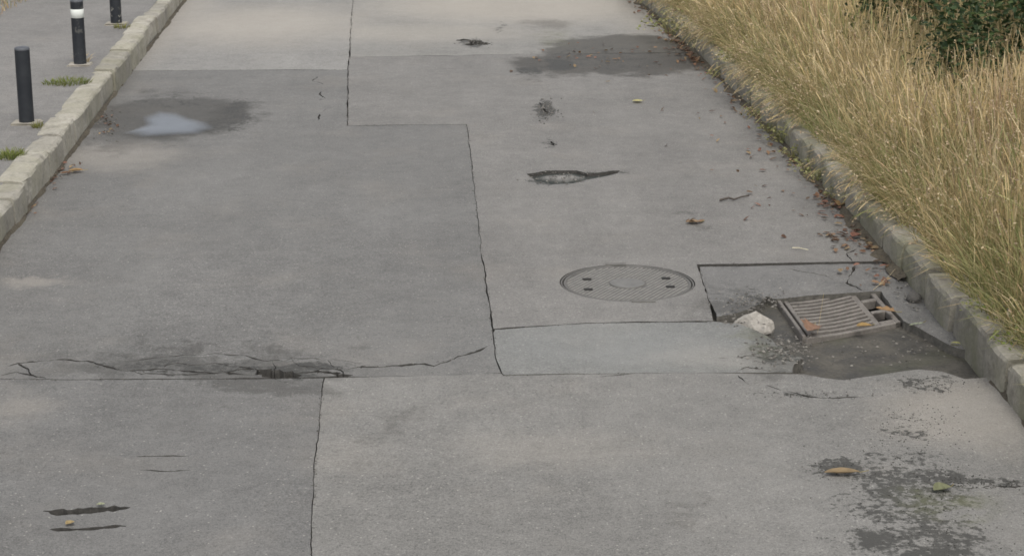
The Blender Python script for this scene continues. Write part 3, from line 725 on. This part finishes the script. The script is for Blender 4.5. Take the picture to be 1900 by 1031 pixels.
# tall straw-coloured flowering stems
B, d = verge_points(330000, .13, 6.2)
clump = fbm(B[:, 0] * 2.2, B[:, 1] * 2.2, 70); keep = RNG.uniform(0, 1, len(B)) < np.clip((clump - .25) * 2.2, .15, 1) * np.clip(d / .5, .35, 1)
dens = np.where(B[:, 1] > 17, .45, 1); keep &= RNG.uniform(0, 1, len(B)) < bush_thin(B) * dens * .72
B, d = B[keep], d[keep]; n = len(B)
tall = fbm(B[:, 0] * .8, B[:, 1] * .8, 44)
h = (.34 + .5 * np.clip(d / 1.2, 0, 1)) * RNG.uniform(.5, 1.25, n) * (.45 + 1.1 * tall)
h *= np.where((B[:, 0] > 2.35) & (B[:, 1] > 9) & (B[:, 1] < 12.2), .68, 1)
edge = np.clip(1 - d / .9, 0, 1) * np.clip(.55 + (B[:, 1] - 9) * .15, .45, 1)
flow = np.c_[fbm(B[:, 0] * 1.1, B[:, 1] * 1.1, 91) - .5, fbm(B[:, 0] * 1.1, B[:, 1] * 1.1, 95) - .5] * 1.6
lean = unit(RNG.normal(0, 1.1, (n, 2)) + flow + np.c_[-1.5 * edge - .1, -.25 * edge - .1])
curl = RNG.uniform(.03, .5, n) * RNG.uniform(.3, 1.5, n) + edge * RNG.uniform(.0, 1.1, n)
bent = RNG.uniform(0, 1, n) < .22; curl[bent] += RNG.uniform(.4, 1.3, n)[bent]; lean[bent] = unit(RNG.normal(0, 1, (n, 2)))[bent]
tp = [0, .3, .6, .8, .88, .95, 1.0]; wp = [1, .9, .75, .8, 2.4, 2.0, .3]
hue = fbm(B[:, 0] * 1.3, B[:, 1] * 1.3, 140); u = RNG.uniform(0, 1, n)
colt = np.where((u < np.clip((hue - .5) * 2.4, .04, .4))[:, None], pick(RUST, n), pick(STRAW, n))
gm = RNG.uniform(0, 1, n) < np.clip((fbm(B[:, 0] * .9, B[:, 1] * .9, 410) - .4) * 1.6, .06, .45); colt[gm] = pick(GREEN, n)[gm] * 1.3
colt *= (1.05 + .7 * (fbm(B[:, 0] * 2.1, B[:, 1] * 2.1, 340) - .4))[:, None]
colb = .55 * colt + .45 * pick(GREEN, n) * 1.2
# stems that hang over the kerb
ho = 14000; yo = RNG.uniform(8.6, 21, ho); do = RNG.uniform(.10, .42, ho)
over = np.clip((yo - 8.4) / 4.5, .1, 1) * np.clip((fbm(yo * 1.7, yo * 0 + 3, 61, 3) - .44) * 6, .03, 1)
ko = RNG.uniform(0, 1, ho) < over; yo, do = yo[ko], do[ko]; ho = len(yo)
n0 = len(B)
B = np.concatenate([B, np.c_[KR(yo) + do, yo, np.maximum(verge_z(do, yo), .13)]]); h = np.concatenate([h, RNG.uniform(.16, .5, ho)])
lean = np.concatenate([lean, unit(np.c_[-1 + RNG.normal(0, .3, ho), -.35 + RNG.normal(0, .45, ho)])]); curl = np.concatenate([curl, RNG.uniform(1.1, 2.5, ho)])
ct = np.where((RNG.uniform(0, 1, ho) < .35)[:, None], pick(GREEN, ho) * 1.2, pick(STRAW, ho) * .8); colt = np.concatenate([colt, ct]); colb = np.concatenate([colb, .5 * ct + .5 * pick(GREEN, ho)]); n = len(B)
V, F, C = ribbons(B, h, lean, curl, wp, np.concatenate([RNG.uniform(.0012, .0029, n0), RNG.uniform(.0015, .003, n - n0)]), tp, colb, colt, RNG.uniform(-1.0, 1.0, n))
# open seed heads: small spikelets around the upper part of every other stem
VV = V.reshape(n, len(tp), 2, 3).mean(2); si = np.repeat(np.arange(0, n, 2), 3); ns_ = len(si); uu = RNG.uniform(0, 1, ns_)[:, None]
SP = VV[si, 4] * (1 - uu) + VV[si, 6] * uu + RNG.normal(0, .011, (ns_, 3)) * np.array([1, 1, .6])
PINK = np.array([(.46, .35, .24), (.52, .42, .27), (.42, .32, .22), (.56, .47, .32)])
V2, F2, C2 = leaf_quads(SP, RNG.uniform(.008, .019, ns_), pick(PINK, ns_), .1)
F = np.concatenate([F, F2 + len(V)]); V = np.concatenate([V, V2]); C = np.concatenate([C, C2])
g = mesh_np('tall_dry_grass', V, F, M_GRASS, col=C); tag(g, 'tall straw coloured flowering grass on the right verge', 'grass', kind='stuff')
# undergrowth of leaf blades, greener at the bottom and along the kerb
B, d = verge_points(250000, .10, 6.2, power=1.25)
keep = RNG.uniform(0, 1, len(B)) < np.where(B[:, 1] > 17, .35, .6); B, d = B[keep], d[keep]; n = len(B)
edge = np.clip(1 - d / .8, 0, 1); h = RNG.uniform(.16, .5, n) * (.75 + .45 * np.clip(d, 0, 1))
flow = np.c_[fbm(B[:, 0] * 1.4, B[:, 1] * 1.4, 191) - .5, fbm(B[:, 0] * 1.4, B[:, 1] * 1.4, 195) - .5] * 3
lean = unit(RNG.normal(0, .7, (n, 2)) + flow + np.c_[-.8 * edge, -.2 * edge])
hue = fbm(B[:, 0] * 1.7, B[:, 1] * 1.7, 240)
gsel = (RNG.uniform(0, 1, n) < np.clip((hue - .26) * 1.6 + edge * .3, .15, .9))[:, None]
colt = np.where(gsel, pick(GREEN, n) * 1.15, pick(STRAW, n) * .95); colb = np.where(gsel, pick(GREEN, n), .6 * colt + .4 * pick(GREEN, n))
V, F, C = ribbons(B, h, lean, RNG.uniform(.3, 1.7, n) + edge * .3, [1, 1, .8, .15], RNG.uniform(.003, .0065, n), [0, .35, .7, 1], colb, colt, RNG.uniform(-1.2, 1.2, n))
g = mesh_np('grass_undergrowth', V, F, M_GRASS, col=C); tag(g, 'green and straw grass leaves low among the tall stems', 'grass', kind='stuff')

# tufts in the joints of the left kerb and weeds along the right kerb
def tuft(name, px, py, z, n, rad, hh, label, cat, pal, sx=1.0, group=None, wid=(.003, .006), curl=(.4, 1.6), leanx=0):
    c = G(px, py, z); a = RNG.uniform(0, 2 * np.pi, n); r = rad * np.sqrt(RNG.uniform(0, 1, n))
    B = np.c_[r * np.cos(a) * sx, r * np.sin(a), np.full(n, -.005)]
    lean = unit(np.c_[np.cos(a), np.sin(a)] + RNG.normal(0, .5, (n, 2)) + np.array([leanx, 0]))
    col = pick(pal, n)
    V, F, C = ribbons(B, RNG.uniform(.4, 1.1, n) * hh, lean, RNG.uniform(*curl, n), [1, 1, .75, .1], RNG.uniform(*wid, n), [0, .35, .7, 1], col * .85, col * 1.1, RNG.uniform(-1.5, 1.5, n))
    o = mesh_np(name, V, F, M_GRASS, col=C); o.location = c; tag(o, label, cat, group); return o
BRIGHT = np.array([(.13, .17, .035), (.17, .2, .05), (.20, .20, .08)]); MOSSY = np.array([(.15, .16, .04), (.2, .19, .06)])
tuft('grass_tuft', 124, 154, PZ, 420, .15, .045, 'low green tuft on the pavement between the first and second bollards', 'grass tuft', BRIGHT, 1.1)
tuft('grass_tuft', 22, 292, PZ, 300, .10, .06, 'green tuft behind the left kerb nearest the camera', 'grass tuft', BRIGHT, .7)
tuft('grass_tuft', 72, 237, PZ, 90, .04, .05, 'small yellow green tuft beside the footing of the nearest bollard', 'grass tuft', MOSSY)
tuft('grass_tuft', 153, 117, PZ, 60, .045, .11, 'wispy pale tuft at the foot of the white banded bollard', 'grass tuft', STRAW)
tuft('grass_tuft', 226, 52, PZ, 90, .06, .05, 'tiny green tuft between the farthest bollard and the kerb', 'grass tuft', MOSSY)
def weed(px, py, z, n, rad, hh, label, leaf=.03, pal=GREEN):
    """low broad-leaved weed: short stalks carrying small oval leaves"""
    c = G(px, py, z); t = empty('weed', c); tag(t, label, 'weed', 'weeds along the right kerb')
    a = RNG.uniform(0, 6.283, n); r = rad * np.sqrt(RNG.uniform(0, 1, n)); H = hh * RNG.uniform(.25, 1, n) * (1.1 - .6 * r / rad)
    P = np.c_[r * np.cos(a), r * np.sin(a), H]
    V, F, C = leaf_quads(P, RNG.uniform(.5, 1.2, n) * leaf, pick(pal, n) * 1.1, .55); mesh_np('leaves', V, F, M_LEAF, t, col=C)
    k = n // 4; Bs = np.c_[P[:k, 0] * .3, P[:k, 1] * .3, np.zeros(k)]
    col = pick(GREEN, k)
    V, F, C = ribbons(Bs, H[:k] + .01, unit(P[:k, :2] + 1e-4), RNG.uniform(.3, 1, k), [1, .9, .8], np.full(k, .003), [0, .5, 1], col, col, RNG.uniform(-1, 1, k)); mesh_np('stems', V, F, M_GRASS, t, col=C)
weed(1452, 262, .02, 120, .13, .12, 'green weed at the kerb foot halfway along the verge')
weed(1497, 318, .02, 90, .11, .10, 'dark green weed at the kerb foot below the drooping stems', .025)
weed(1840, 585, .15, 170, .13, .09, 'bright green weed on the kerb top near the right edge', .02, BRIGHT)
weed(1882, 640, .15, 120, .10, .08, 'low green weed at the right edge nearest the camera', .02, BRIGHT)
weed(1248, 62, .06, 220, .30, .22, 'bushy weed overhanging the far end of the right kerb', .04)
weed(1372, 120, .15, 150, .2, .14, 'round green weed beside the leaf strewn wet patch', .035)

for px_, py_, n_, rad_, l_ in ((1330, 142, 60, .08, 'small weed at the kerb foot just below the leaf strewn wet patch'), (1400, 215, 70, .09, 'low weed at the kerb foot level with the first dark chip in the road'), (1425, 243, 60, .07, 'small weed touching the halfway weed on its far side'), (1470, 292, 80, .10, 'weed at the kerb foot between the halfway weed and the dark green weed'),
        (1515, 335, 70, .08, 'small weed at the kerb foot level with the long pothole'), (1548, 368, 50, .06, 'tiny weed beside the golden leaf at the kerb foot')):
    weed(px_, py_, .015, n_, rad_, .08, l_, .025)

# bushes behind the grass
BUSHG = np.array([(.035, .06, .022), (.05, .08, .03), (.028, .05, .02), (.07, .095, .035)])
def bush(x, y, rx, ry, hgt, n, label, leaf=.05, pal=BUSHG):
    d = x - float(KR(y)); z = float(verge_z(d, y)); t = empty('bush', (x, y, z)); tag(t, label, 'bush', 'dark bushes behind the grass')
    ncl = 60; cl = RNG.normal(0, 1, (ncl, 3)); cl = unit(cl) * RNG.uniform(.45, 1, (ncl, 1)) ** .5; cl[:, 2] = np.abs(cl[:, 2])
    ci = RNG.integers(0, ncl, n); P = cl[ci] + RNG.normal(0, .13, (n, 3)); P = P * np.array([rx, ry, hgt]); P[:, 2] = np.clip(P[:, 2], .04, None)
    shade = RNG.uniform(.75, 1.3, ncl)[ci][:, None]
    V, F, C = leaf_quads(P, RNG.uniform(.6, 1.3, n) * leaf, pick(pal, n) * shade, .35); mesh_np('crown', V, F, M_LEAF, t, col=C)
    for k in range(9):
        e = cl[k] * np.array([rx, ry, hgt]) * .9; bm = bmesh.new(); prev = None
        for s in np.linspace(0, 1, 4):
            q = Vector((e[0] * s ** 1.3, e[1] * s ** 1.3, e[2] * s)); rr = .016 * (1 - .7 * s)
            ring = [bm.verts.new(q + Vector((math.cos(a) * rr, math.sin(a) * rr, 0))) for a in (0, 2.1, 4.2)]
            if prev:
                for i in range(3): bm.faces.new((prev[i], prev[(i + 1) % 3], ring[(i + 1) % 3], ring[i]))
            prev = ring
        bm_obj('stem', bm, plain_stem, t)
plain_stem = plain('bush_bark', (.09, .07, .05), .9)
for b_, n_, l_ in zip(BUSHES, (8000, 5500, 7000, 6000), ('dark leafy bush in the top right corner just behind the grass', 'smaller dark bush left of the corner bush', 'tall bush behind the corner bush', 'bush farthest back beyond the others')):
    bush(*b_, n_, l_, .045)

# dry growth at the far left edge of the pavement
n = 9000; y = RNG.uniform(11, 26, n); x = KL(y) - 1.32 - RNG.uniform(0, 1, n) ** 1.4 * 2.2 + .25 * (fbm(y * 1.5, y * 0, 3) - .5); ok = in_view(x, y, np.full(n, .2), .6)
x, y = x[ok], y[ok]; n = len(x); B = np.c_[x, y, np.full(n, PZ)]
LM = np.concatenate([STRAW * .75, GREEN, RUST]); col = pick(LM, n)
V, F, C = ribbons(B, RNG.uniform(.03, .12, n), unit(RNG.normal(0, 1, (n, 2))), RNG.uniform(.4, 1.8, n), [1, 1, .7, .1], RNG.uniform(.004, .009, n), [0, .35, .7, 1], col, col, RNG.uniform(-1.5, 1.5, n))
g = mesh_np('roadside_growth', V, F, M_GRASS, col=C); tag(g, 'brownish dry growth along the far side of the left pavement', 'grass', kind='stuff')

# ------------------------------------------------------------------ gutter dirt, litter, grit
def gutter(side, ya, yb, w0, w1, name, label, z=.006):
    K = KL if side < 0 else KR; sg = 1 if side < 0 else -1
    ys = np.arange(ya, yb, .03); wv = w0 + (w1 - w0) * np.clip((fbm(ys * 6, ys * 0 + side, 8, 4) - .3) * 2.2, 0, 1)
    V = []; F = []
    for i, (yy, ww) in enumerate(zip(ys, wv)):
        for s, zz in ((-.05, .022), (.25, .016), (.6, .010), (1.0, -.002)): V.append((float(K(yy)) + sg * ww * s, yy, zz + float(hz(K(yy), yy)) + (vnoise(yy * 25, s * 7, 2) - .5) * .006))
        if i: b = i * 4; F += [(b - 4 + k, b - 3 + k, b + 1 + k, b + k) for k in range(3)]
    o = mesh_np(name, np.array(V, float), F, M_GDIRT, smooth=True); tag(o, label, 'dirt', kind='stuff')
gutter(-1, 5.2, 24, .008, .028, 'gutter_dirt', 'thin line of dirt along the foot of the left kerb')
gutter(1, 5.2, float(G(0, 706)[1]), .012, .04, 'gutter_dirt', 'thin line of dirt along the kerb nearest the camera on the right')
gutter(1, float(G(0, 520)[1]), 22, .015, .085, 'gutter_dirt', 'brown dirt and moss along the foot of the right kerb')
# fallen leaves small and many: one litter object
DRY = np.array([(.19, .11, .07), (.22, .14, .085), (.15, .09, .065), (.26, .19, .11), (.12, .085, .06), (.22, .115, .08)])
pts = []
def scatter(px, py, wx, wy, n, z=.006):
    for _ in range(n):
        q = G(px + RNG.normal(0, wx), py + RNG.normal(0, wy), 0)
        if q[0] > float(KR(q[1])) - .02: q[0] = float(KR(q[1])) - RNG.uniform(.01, .1)
        pts.append((q[0], q[1], z + float(hz(q[0], q[1])) + RNG.uniform(0, .01)))
for yv in np.arange(float(G(0, 470)[1]), 19, .022):
    if RNG.uniform() < .38 + .55 * (float(vnoise(yv * 2.2, 0, 6)) > .55):
        q = float(KR(yv)) - abs(RNG.normal(.03, .09)); pts.append((q, yv, .012 + float(hz(q, yv))))
scatter(1290, 98, 22, 12, 70); scatter(1270, 80, 30, 7, 40); scatter(1150, 110, 70, 16, 55); scatter(1570, 440, 26, 9, 34); scatter(1600, 462, 22, 8, 24); scatter(1558, 372, 14, 7, 30)
scatter(1400, 250, 60, 60, 18); scatter(1480, 380, 90, 40, 22); scatter(1250, 200, 70, 60, 12); scatter(1290, 412, 10, 3, 8); scatter(1620, 500, 30, 12, 12); scatter(1310, 115, 14, 16, 40)
scatter(1640, 530, 14, 5, 10, -.002); scatter(1440, 300, 30, 20, 8)
P = np.array(pts); n = len(P); V, F, C = leaf_quads(P, RNG.uniform(.018, .055, n), pick(DRY, n), .72)
o = mesh_np('leaf_litter', V, F, M_LEAF, col=C); tag(o, 'small brown dead leaves strewn along the right gutter', 'leaves', kind='stuff')
pts = []
for (px, py, wx, wy, k) in ((128, 316, 14, 7, 22), (96, 340, 10, 8, 14), (200, 232, 8, 10, 20), (60, 385, 10, 10, 8)):
    for _ in range(k):
        q = G(px + RNG.normal(0, wx), py + RNG.normal(0, wy)); q[0] = max(q[0], float(KL(q[1])) + .015); pts.append((q[0], q[1], .01))
P = np.array(pts); n = len(P); V, F, C = leaf_quads(P, RNG.uniform(.012, .04, n), pick(DRY, n), .7)
o = mesh_np('leaf_litter', V, F, M_LEAF, col=C); tag(o, 'scraps of dead leaf along the left kerb foot', 'leaves', kind='stuff')
# black grit and moss crumbs on the worn lower right of the road and in the broken edges
def crumbs(spots, name, label, col, smin, smax, zf):
    Pp = []
    for (px, py, wx, wy, k) in spots:
        for _ in range(k):
            q = G(px + RNG.normal(0, wx), py + RNG.normal(0, wy))
            Pp.append((q[0], q[1], zf(q[0], q[1])))
    Pp = np.array(Pp); ok = Pp[:, 0] < KR(Pp[:, 1]) - .01; Pp = Pp[ok]; n = len(Pp); s = RNG.uniform(smin, smax, n)
    oct_ = np.array([(1, 0, 0), (0, 1, 0), (-1, 0, 0), (0, -1, 0), (0, 0, .6), (0, 0, -.4)]); F0 = np.array([(0, 1, 4), (1, 2, 4), (2, 3, 4), (3, 0, 4), (1, 0, 5), (2, 1, 5), (3, 2, 5), (0, 3, 5)])
    V = (Pp[:, None, :] + oct_[None] * (s[:, None, None] * RNG.uniform(.6, 1.3, (n, 6, 1)))).reshape(-1, 3)
    F = (F0[None] + np.arange(n)[:, None, None] * 6).reshape(-1, 3)
    o = mesh_np(name, V, F, M_LEAF, col=np.repeat(pick(col, n), 6, 0)); tag(o, label, 'grit', kind='stuff')
BLK = np.array([(.05, .048, .042), (.07, .066, .055), (.04, .04, .036)]); GREY = np.array([(.16, .15, .135), (.09, .085, .075), (.25, .235, .21)])
crumbs([(1690, 900, 80, 55, 200), (1740, 1000, 90, 45, 150), (1560, 872, 34, 10, 60), (1770, 888, 28, 12, 80), (1850, 898, 40, 5, 130), (1725, 712, 40, 9, 150), (1700, 790, 45, 26, 200), (1500, 733, 60, 4, 90)],
       'black_grit', 'black moss and grit scattered on the near right of the road', BLK, .0015, .004, lambda x, y: float(hz(x, y)) + .001)
crumbs([(1400, 560, 30, 10, 160), (1450, 650, 30, 16, 260), (1380, 590, 20, 8, 90), (1640, 650, 80, 18, 90), (1040, 330, 30, 6, 120), (1015, 205, 12, 10, 120), (880, 80, 14, 4, 60), (200, 235, 14, 14, 90), (1700, 540, 20, 20, 120)],
       'loose_grit', 'loose grey grit around the gully and the broken edges', GREY, .003, .009, lambda x, y: float(hz(x, y)) + .002)

seam_pts = []
for path in (s1[1:], s3[:-1], [(645, 232), (866, 231)], [(330, 131), (646, 130)], [(0, 702), (350, 702), (600, 700), (652, 699)], [(600, 702), (592, 790), (584, 880), (577, 1031)], [(914, 612), (1085, 601), (1325, 598)], [(935, 697), (1060, 694), (1200, 691)],
             [(1295, 490), (1440, 489), (1640, 485)], [(1295, 490), (1312, 545), (1325, 597)], [(110, 668), (195, 679), (247, 687), (351, 686), (459, 686)], [(480, 688), (560, 690), (640, 694)], [(665, 680), (779, 677), (833, 669), (889, 650)]):
    for (xa, ya), (xb, yb) in zip(path[:-1], path[1:]):
        L = np.linalg.norm(G(xa, ya) - G(xb, yb))
        for _ in range(int(L * 55)):
            u = RNG.uniform(); seam_pts.append((xa + (xb - xa) * u, ya + (yb - ya) * u, 2.2, 1.0, 1))
crumbs(seam_pts, 'joint_grit', 'fine dark grit lodged along the road joints and cracks', np.array([(.05, .047, .04), (.08, .075, .065), (.15, .14, .125)]), .0015, .0042, lambda x, y: float(hz(x, y)))

# ------------------------------------------------------------------ single leaves and twigs one can point at
def fallen_leaf(px, py, length, width, yaw, c, label, z=.006, curl=.35, lobes=False, tiltx=0, stem=True):
    p = G(px, py, z); t = empty('fallen_leaf', (p[0], p[1], z + float(hz(p[0], p[1]))), yaw); tag(t, label, 'leaf')
    nu, nv = 9, 5; V = []; F = []
    for i in range(nu):
        u = i / (nu - 1); wv = math.sin(math.pi * min(1, u * .96 + .02)) ** .8 * width / 2
        if lobes: wv *= 1 + .35 * math.sin(u * 19)
        for j in range(nv):
            s = (j / (nv - 1) - .5) * 2
            V.append(((u - .5) * length, s * wv, .004 + curl * abs(s) ** 1.6 * wv * .8 + .12 * length * (u - .5) ** 2 + tiltx * s * wv + (random.random() - .5) * .0015))
    for i in range(nu - 1):
        for j in range(nv - 1): F.append((i * nv + j, (i + 1) * nv + j, (i + 1) * nv + j + 1, i * nv + j + 1))
    c = np.array(c) * .64 + .03; cc = np.array(c)[None] * RNG.uniform(.8, 1.2, (len(V), 1))
    mesh_np('blade', np.array(V), F, M_LEAF, t, True, cc)
    if stem:
        bm = bmesh.new(); prev = None
        for s in range(4):
            q = Vector((length * .48 + s * length * .1, s * s * .001, .006 + s * .001)); ring = [bm.verts.new(q + Vector((0, math.cos(a) * .0013, math.sin(a) * .0013))) for a in (0, 2.1, 4.2)]
            if prev:
                for i in range(3): bm.faces.new((prev[i], prev[(i + 1) % 3], ring[(i + 1) % 3], ring[i]))
            prev = ring
        bm_obj('stalk', bm, plain_stalk, t)
plain_stalk = plain('leaf_stalk', (.3, .24, .08), .7, bump=0)
YEL, ORG, TAN = (.55, .47, .16), (.42, .2, .07), (.42, .28, .11)
fallen_leaf(1183, 189, .075, .075, .1, (.62, .56, .22), 'small yellow leaf alone on the right lane below the wet patch', curl=.2)
fallen_leaf(1562, 878, .125, .045, .05, (.33, .23, .11), 'long tan leaf lying in the black moss near the bottom right', curl=.7)
fallen_leaf(1748, 908, .075, .06, .5, (.22, .23, .11), 'dull green leaf in the black moss right of the tan leaf', curl=.6)
fallen_leaf(1700, 603, .085, .024, .55, (.40, .44, .30), 'narrow pale green leaf between the drain grate and the kerb', -.015, .3)
fallen_leaf(1773, 642, .06, .05, -.4, (.48, .46, .17), 'yellow green leaf at the kerb foot right of the drain', -.02, .6)
fallen_leaf(1643, 577, .10, .055, -.7, (.44, .26, .11), 'orange leaf lying across the square openings of the grate', .0, .4, True)
fallen_leaf(1603, 607, .07, .05, .2, (.46, .29, .09), 'mustard leaf on the near rail of the drain grate', .0, .5)
fallen_leaf(1505, 612, .10, .085, 1.1, (.36, .2, .12), 'russet leaf standing on the near left corner of the grate', .0, .7, True, .3)
fallen_leaf(141, 318, .09, .05, .2, (.42, .26, .10), 'tan leaf on the road beside the left kerb', .008, .6)
fallen_leaf(122, 322, .07, .03, .6, (.25, .13, .06), 'brown leaf tucked against the left kerb foot', .008, .6)
fallen_leaf(1286, 413, .08, .05, .1, (.36, .24, .13), 'tan leaf scrap on the right lane above the manhole cover', .006, .5)
fallen_leaf(1588, 438, .08, .06, .9, (.34, .15, .10), 'reddish leaf in the litter above the gully panel', .012, .6)
fallen_leaf(1816, 534, .05, .04, .3, (.5, .32, .27), 'pinkish leaf on the kerb top right of the drain', .165, .5)
fallen_leaf(1560, 380, .1, .07, 1.2, (.40, .25, .10), 'golden leaf heaped at the kerb foot below the drooping stems', .015, .6, True)
fallen_leaf(130, 972, .035, .03, .9, (.45, .33, .14), 'tiny tan leaf caught on the lower saw cut', .004, .5, stem=False)
fallen_leaf(187, 937, .03, .02, .2, (.38, .40, .25), 'tiny green leaf beside the upper saw cut', .004, .4, stem=False)
def twig(pts, r, c, label, z=.008):
    W = [Vector((*G(px, py, z)[:2], z + dz)) for px, py, dz in pts]; o0 = W[0].copy(); bm = bmesh.new(); prev = None
    for i, q in enumerate(W):
        rr = r * (1 - .5 * i / len(W)); ring = [bm.verts.new(q - o0 + Vector((0, math.cos(a) * rr, math.sin(a) * rr))) for a in (0, 1.57, 3.14, 4.71)]
        if prev:
            for k in range(4): bm.faces.new((prev[k], prev[(k + 1) % 4], ring[(k + 1) % 4], ring[k]))
        prev = ring
    o = bm_obj('twig', bm, plain('twig_bark', c, .9, bump=0)); o.location = o0; tag(o, label, 'twig')
twig([(1335, 372, .002), (1352, 369, .006), (1362, 371, .003), (1375, 368, .008), (1390, 364, .004)], .007, (.06, .05, .042), 'dark crooked twig on the right lane above the manhole')
twig([(1470, 460, .001), (1482, 461, .004), (1500, 464, .002)], .003, (.5, .46, .33), 'thin pale straw lying above the gully panel')
twig([(1517, 618, .0), (1522, 600, .05), (1527, 582, .10)], .003, (.5, .38, .13), 'yellow stalk poking up from the grate corner', -.01)
twig([(1620, 538, .0), (1650, 515, .01), (1668, 498, .02)], .0025, (.45, .38, .26), 'pale straw leaning between gully panel and kerb', .0)
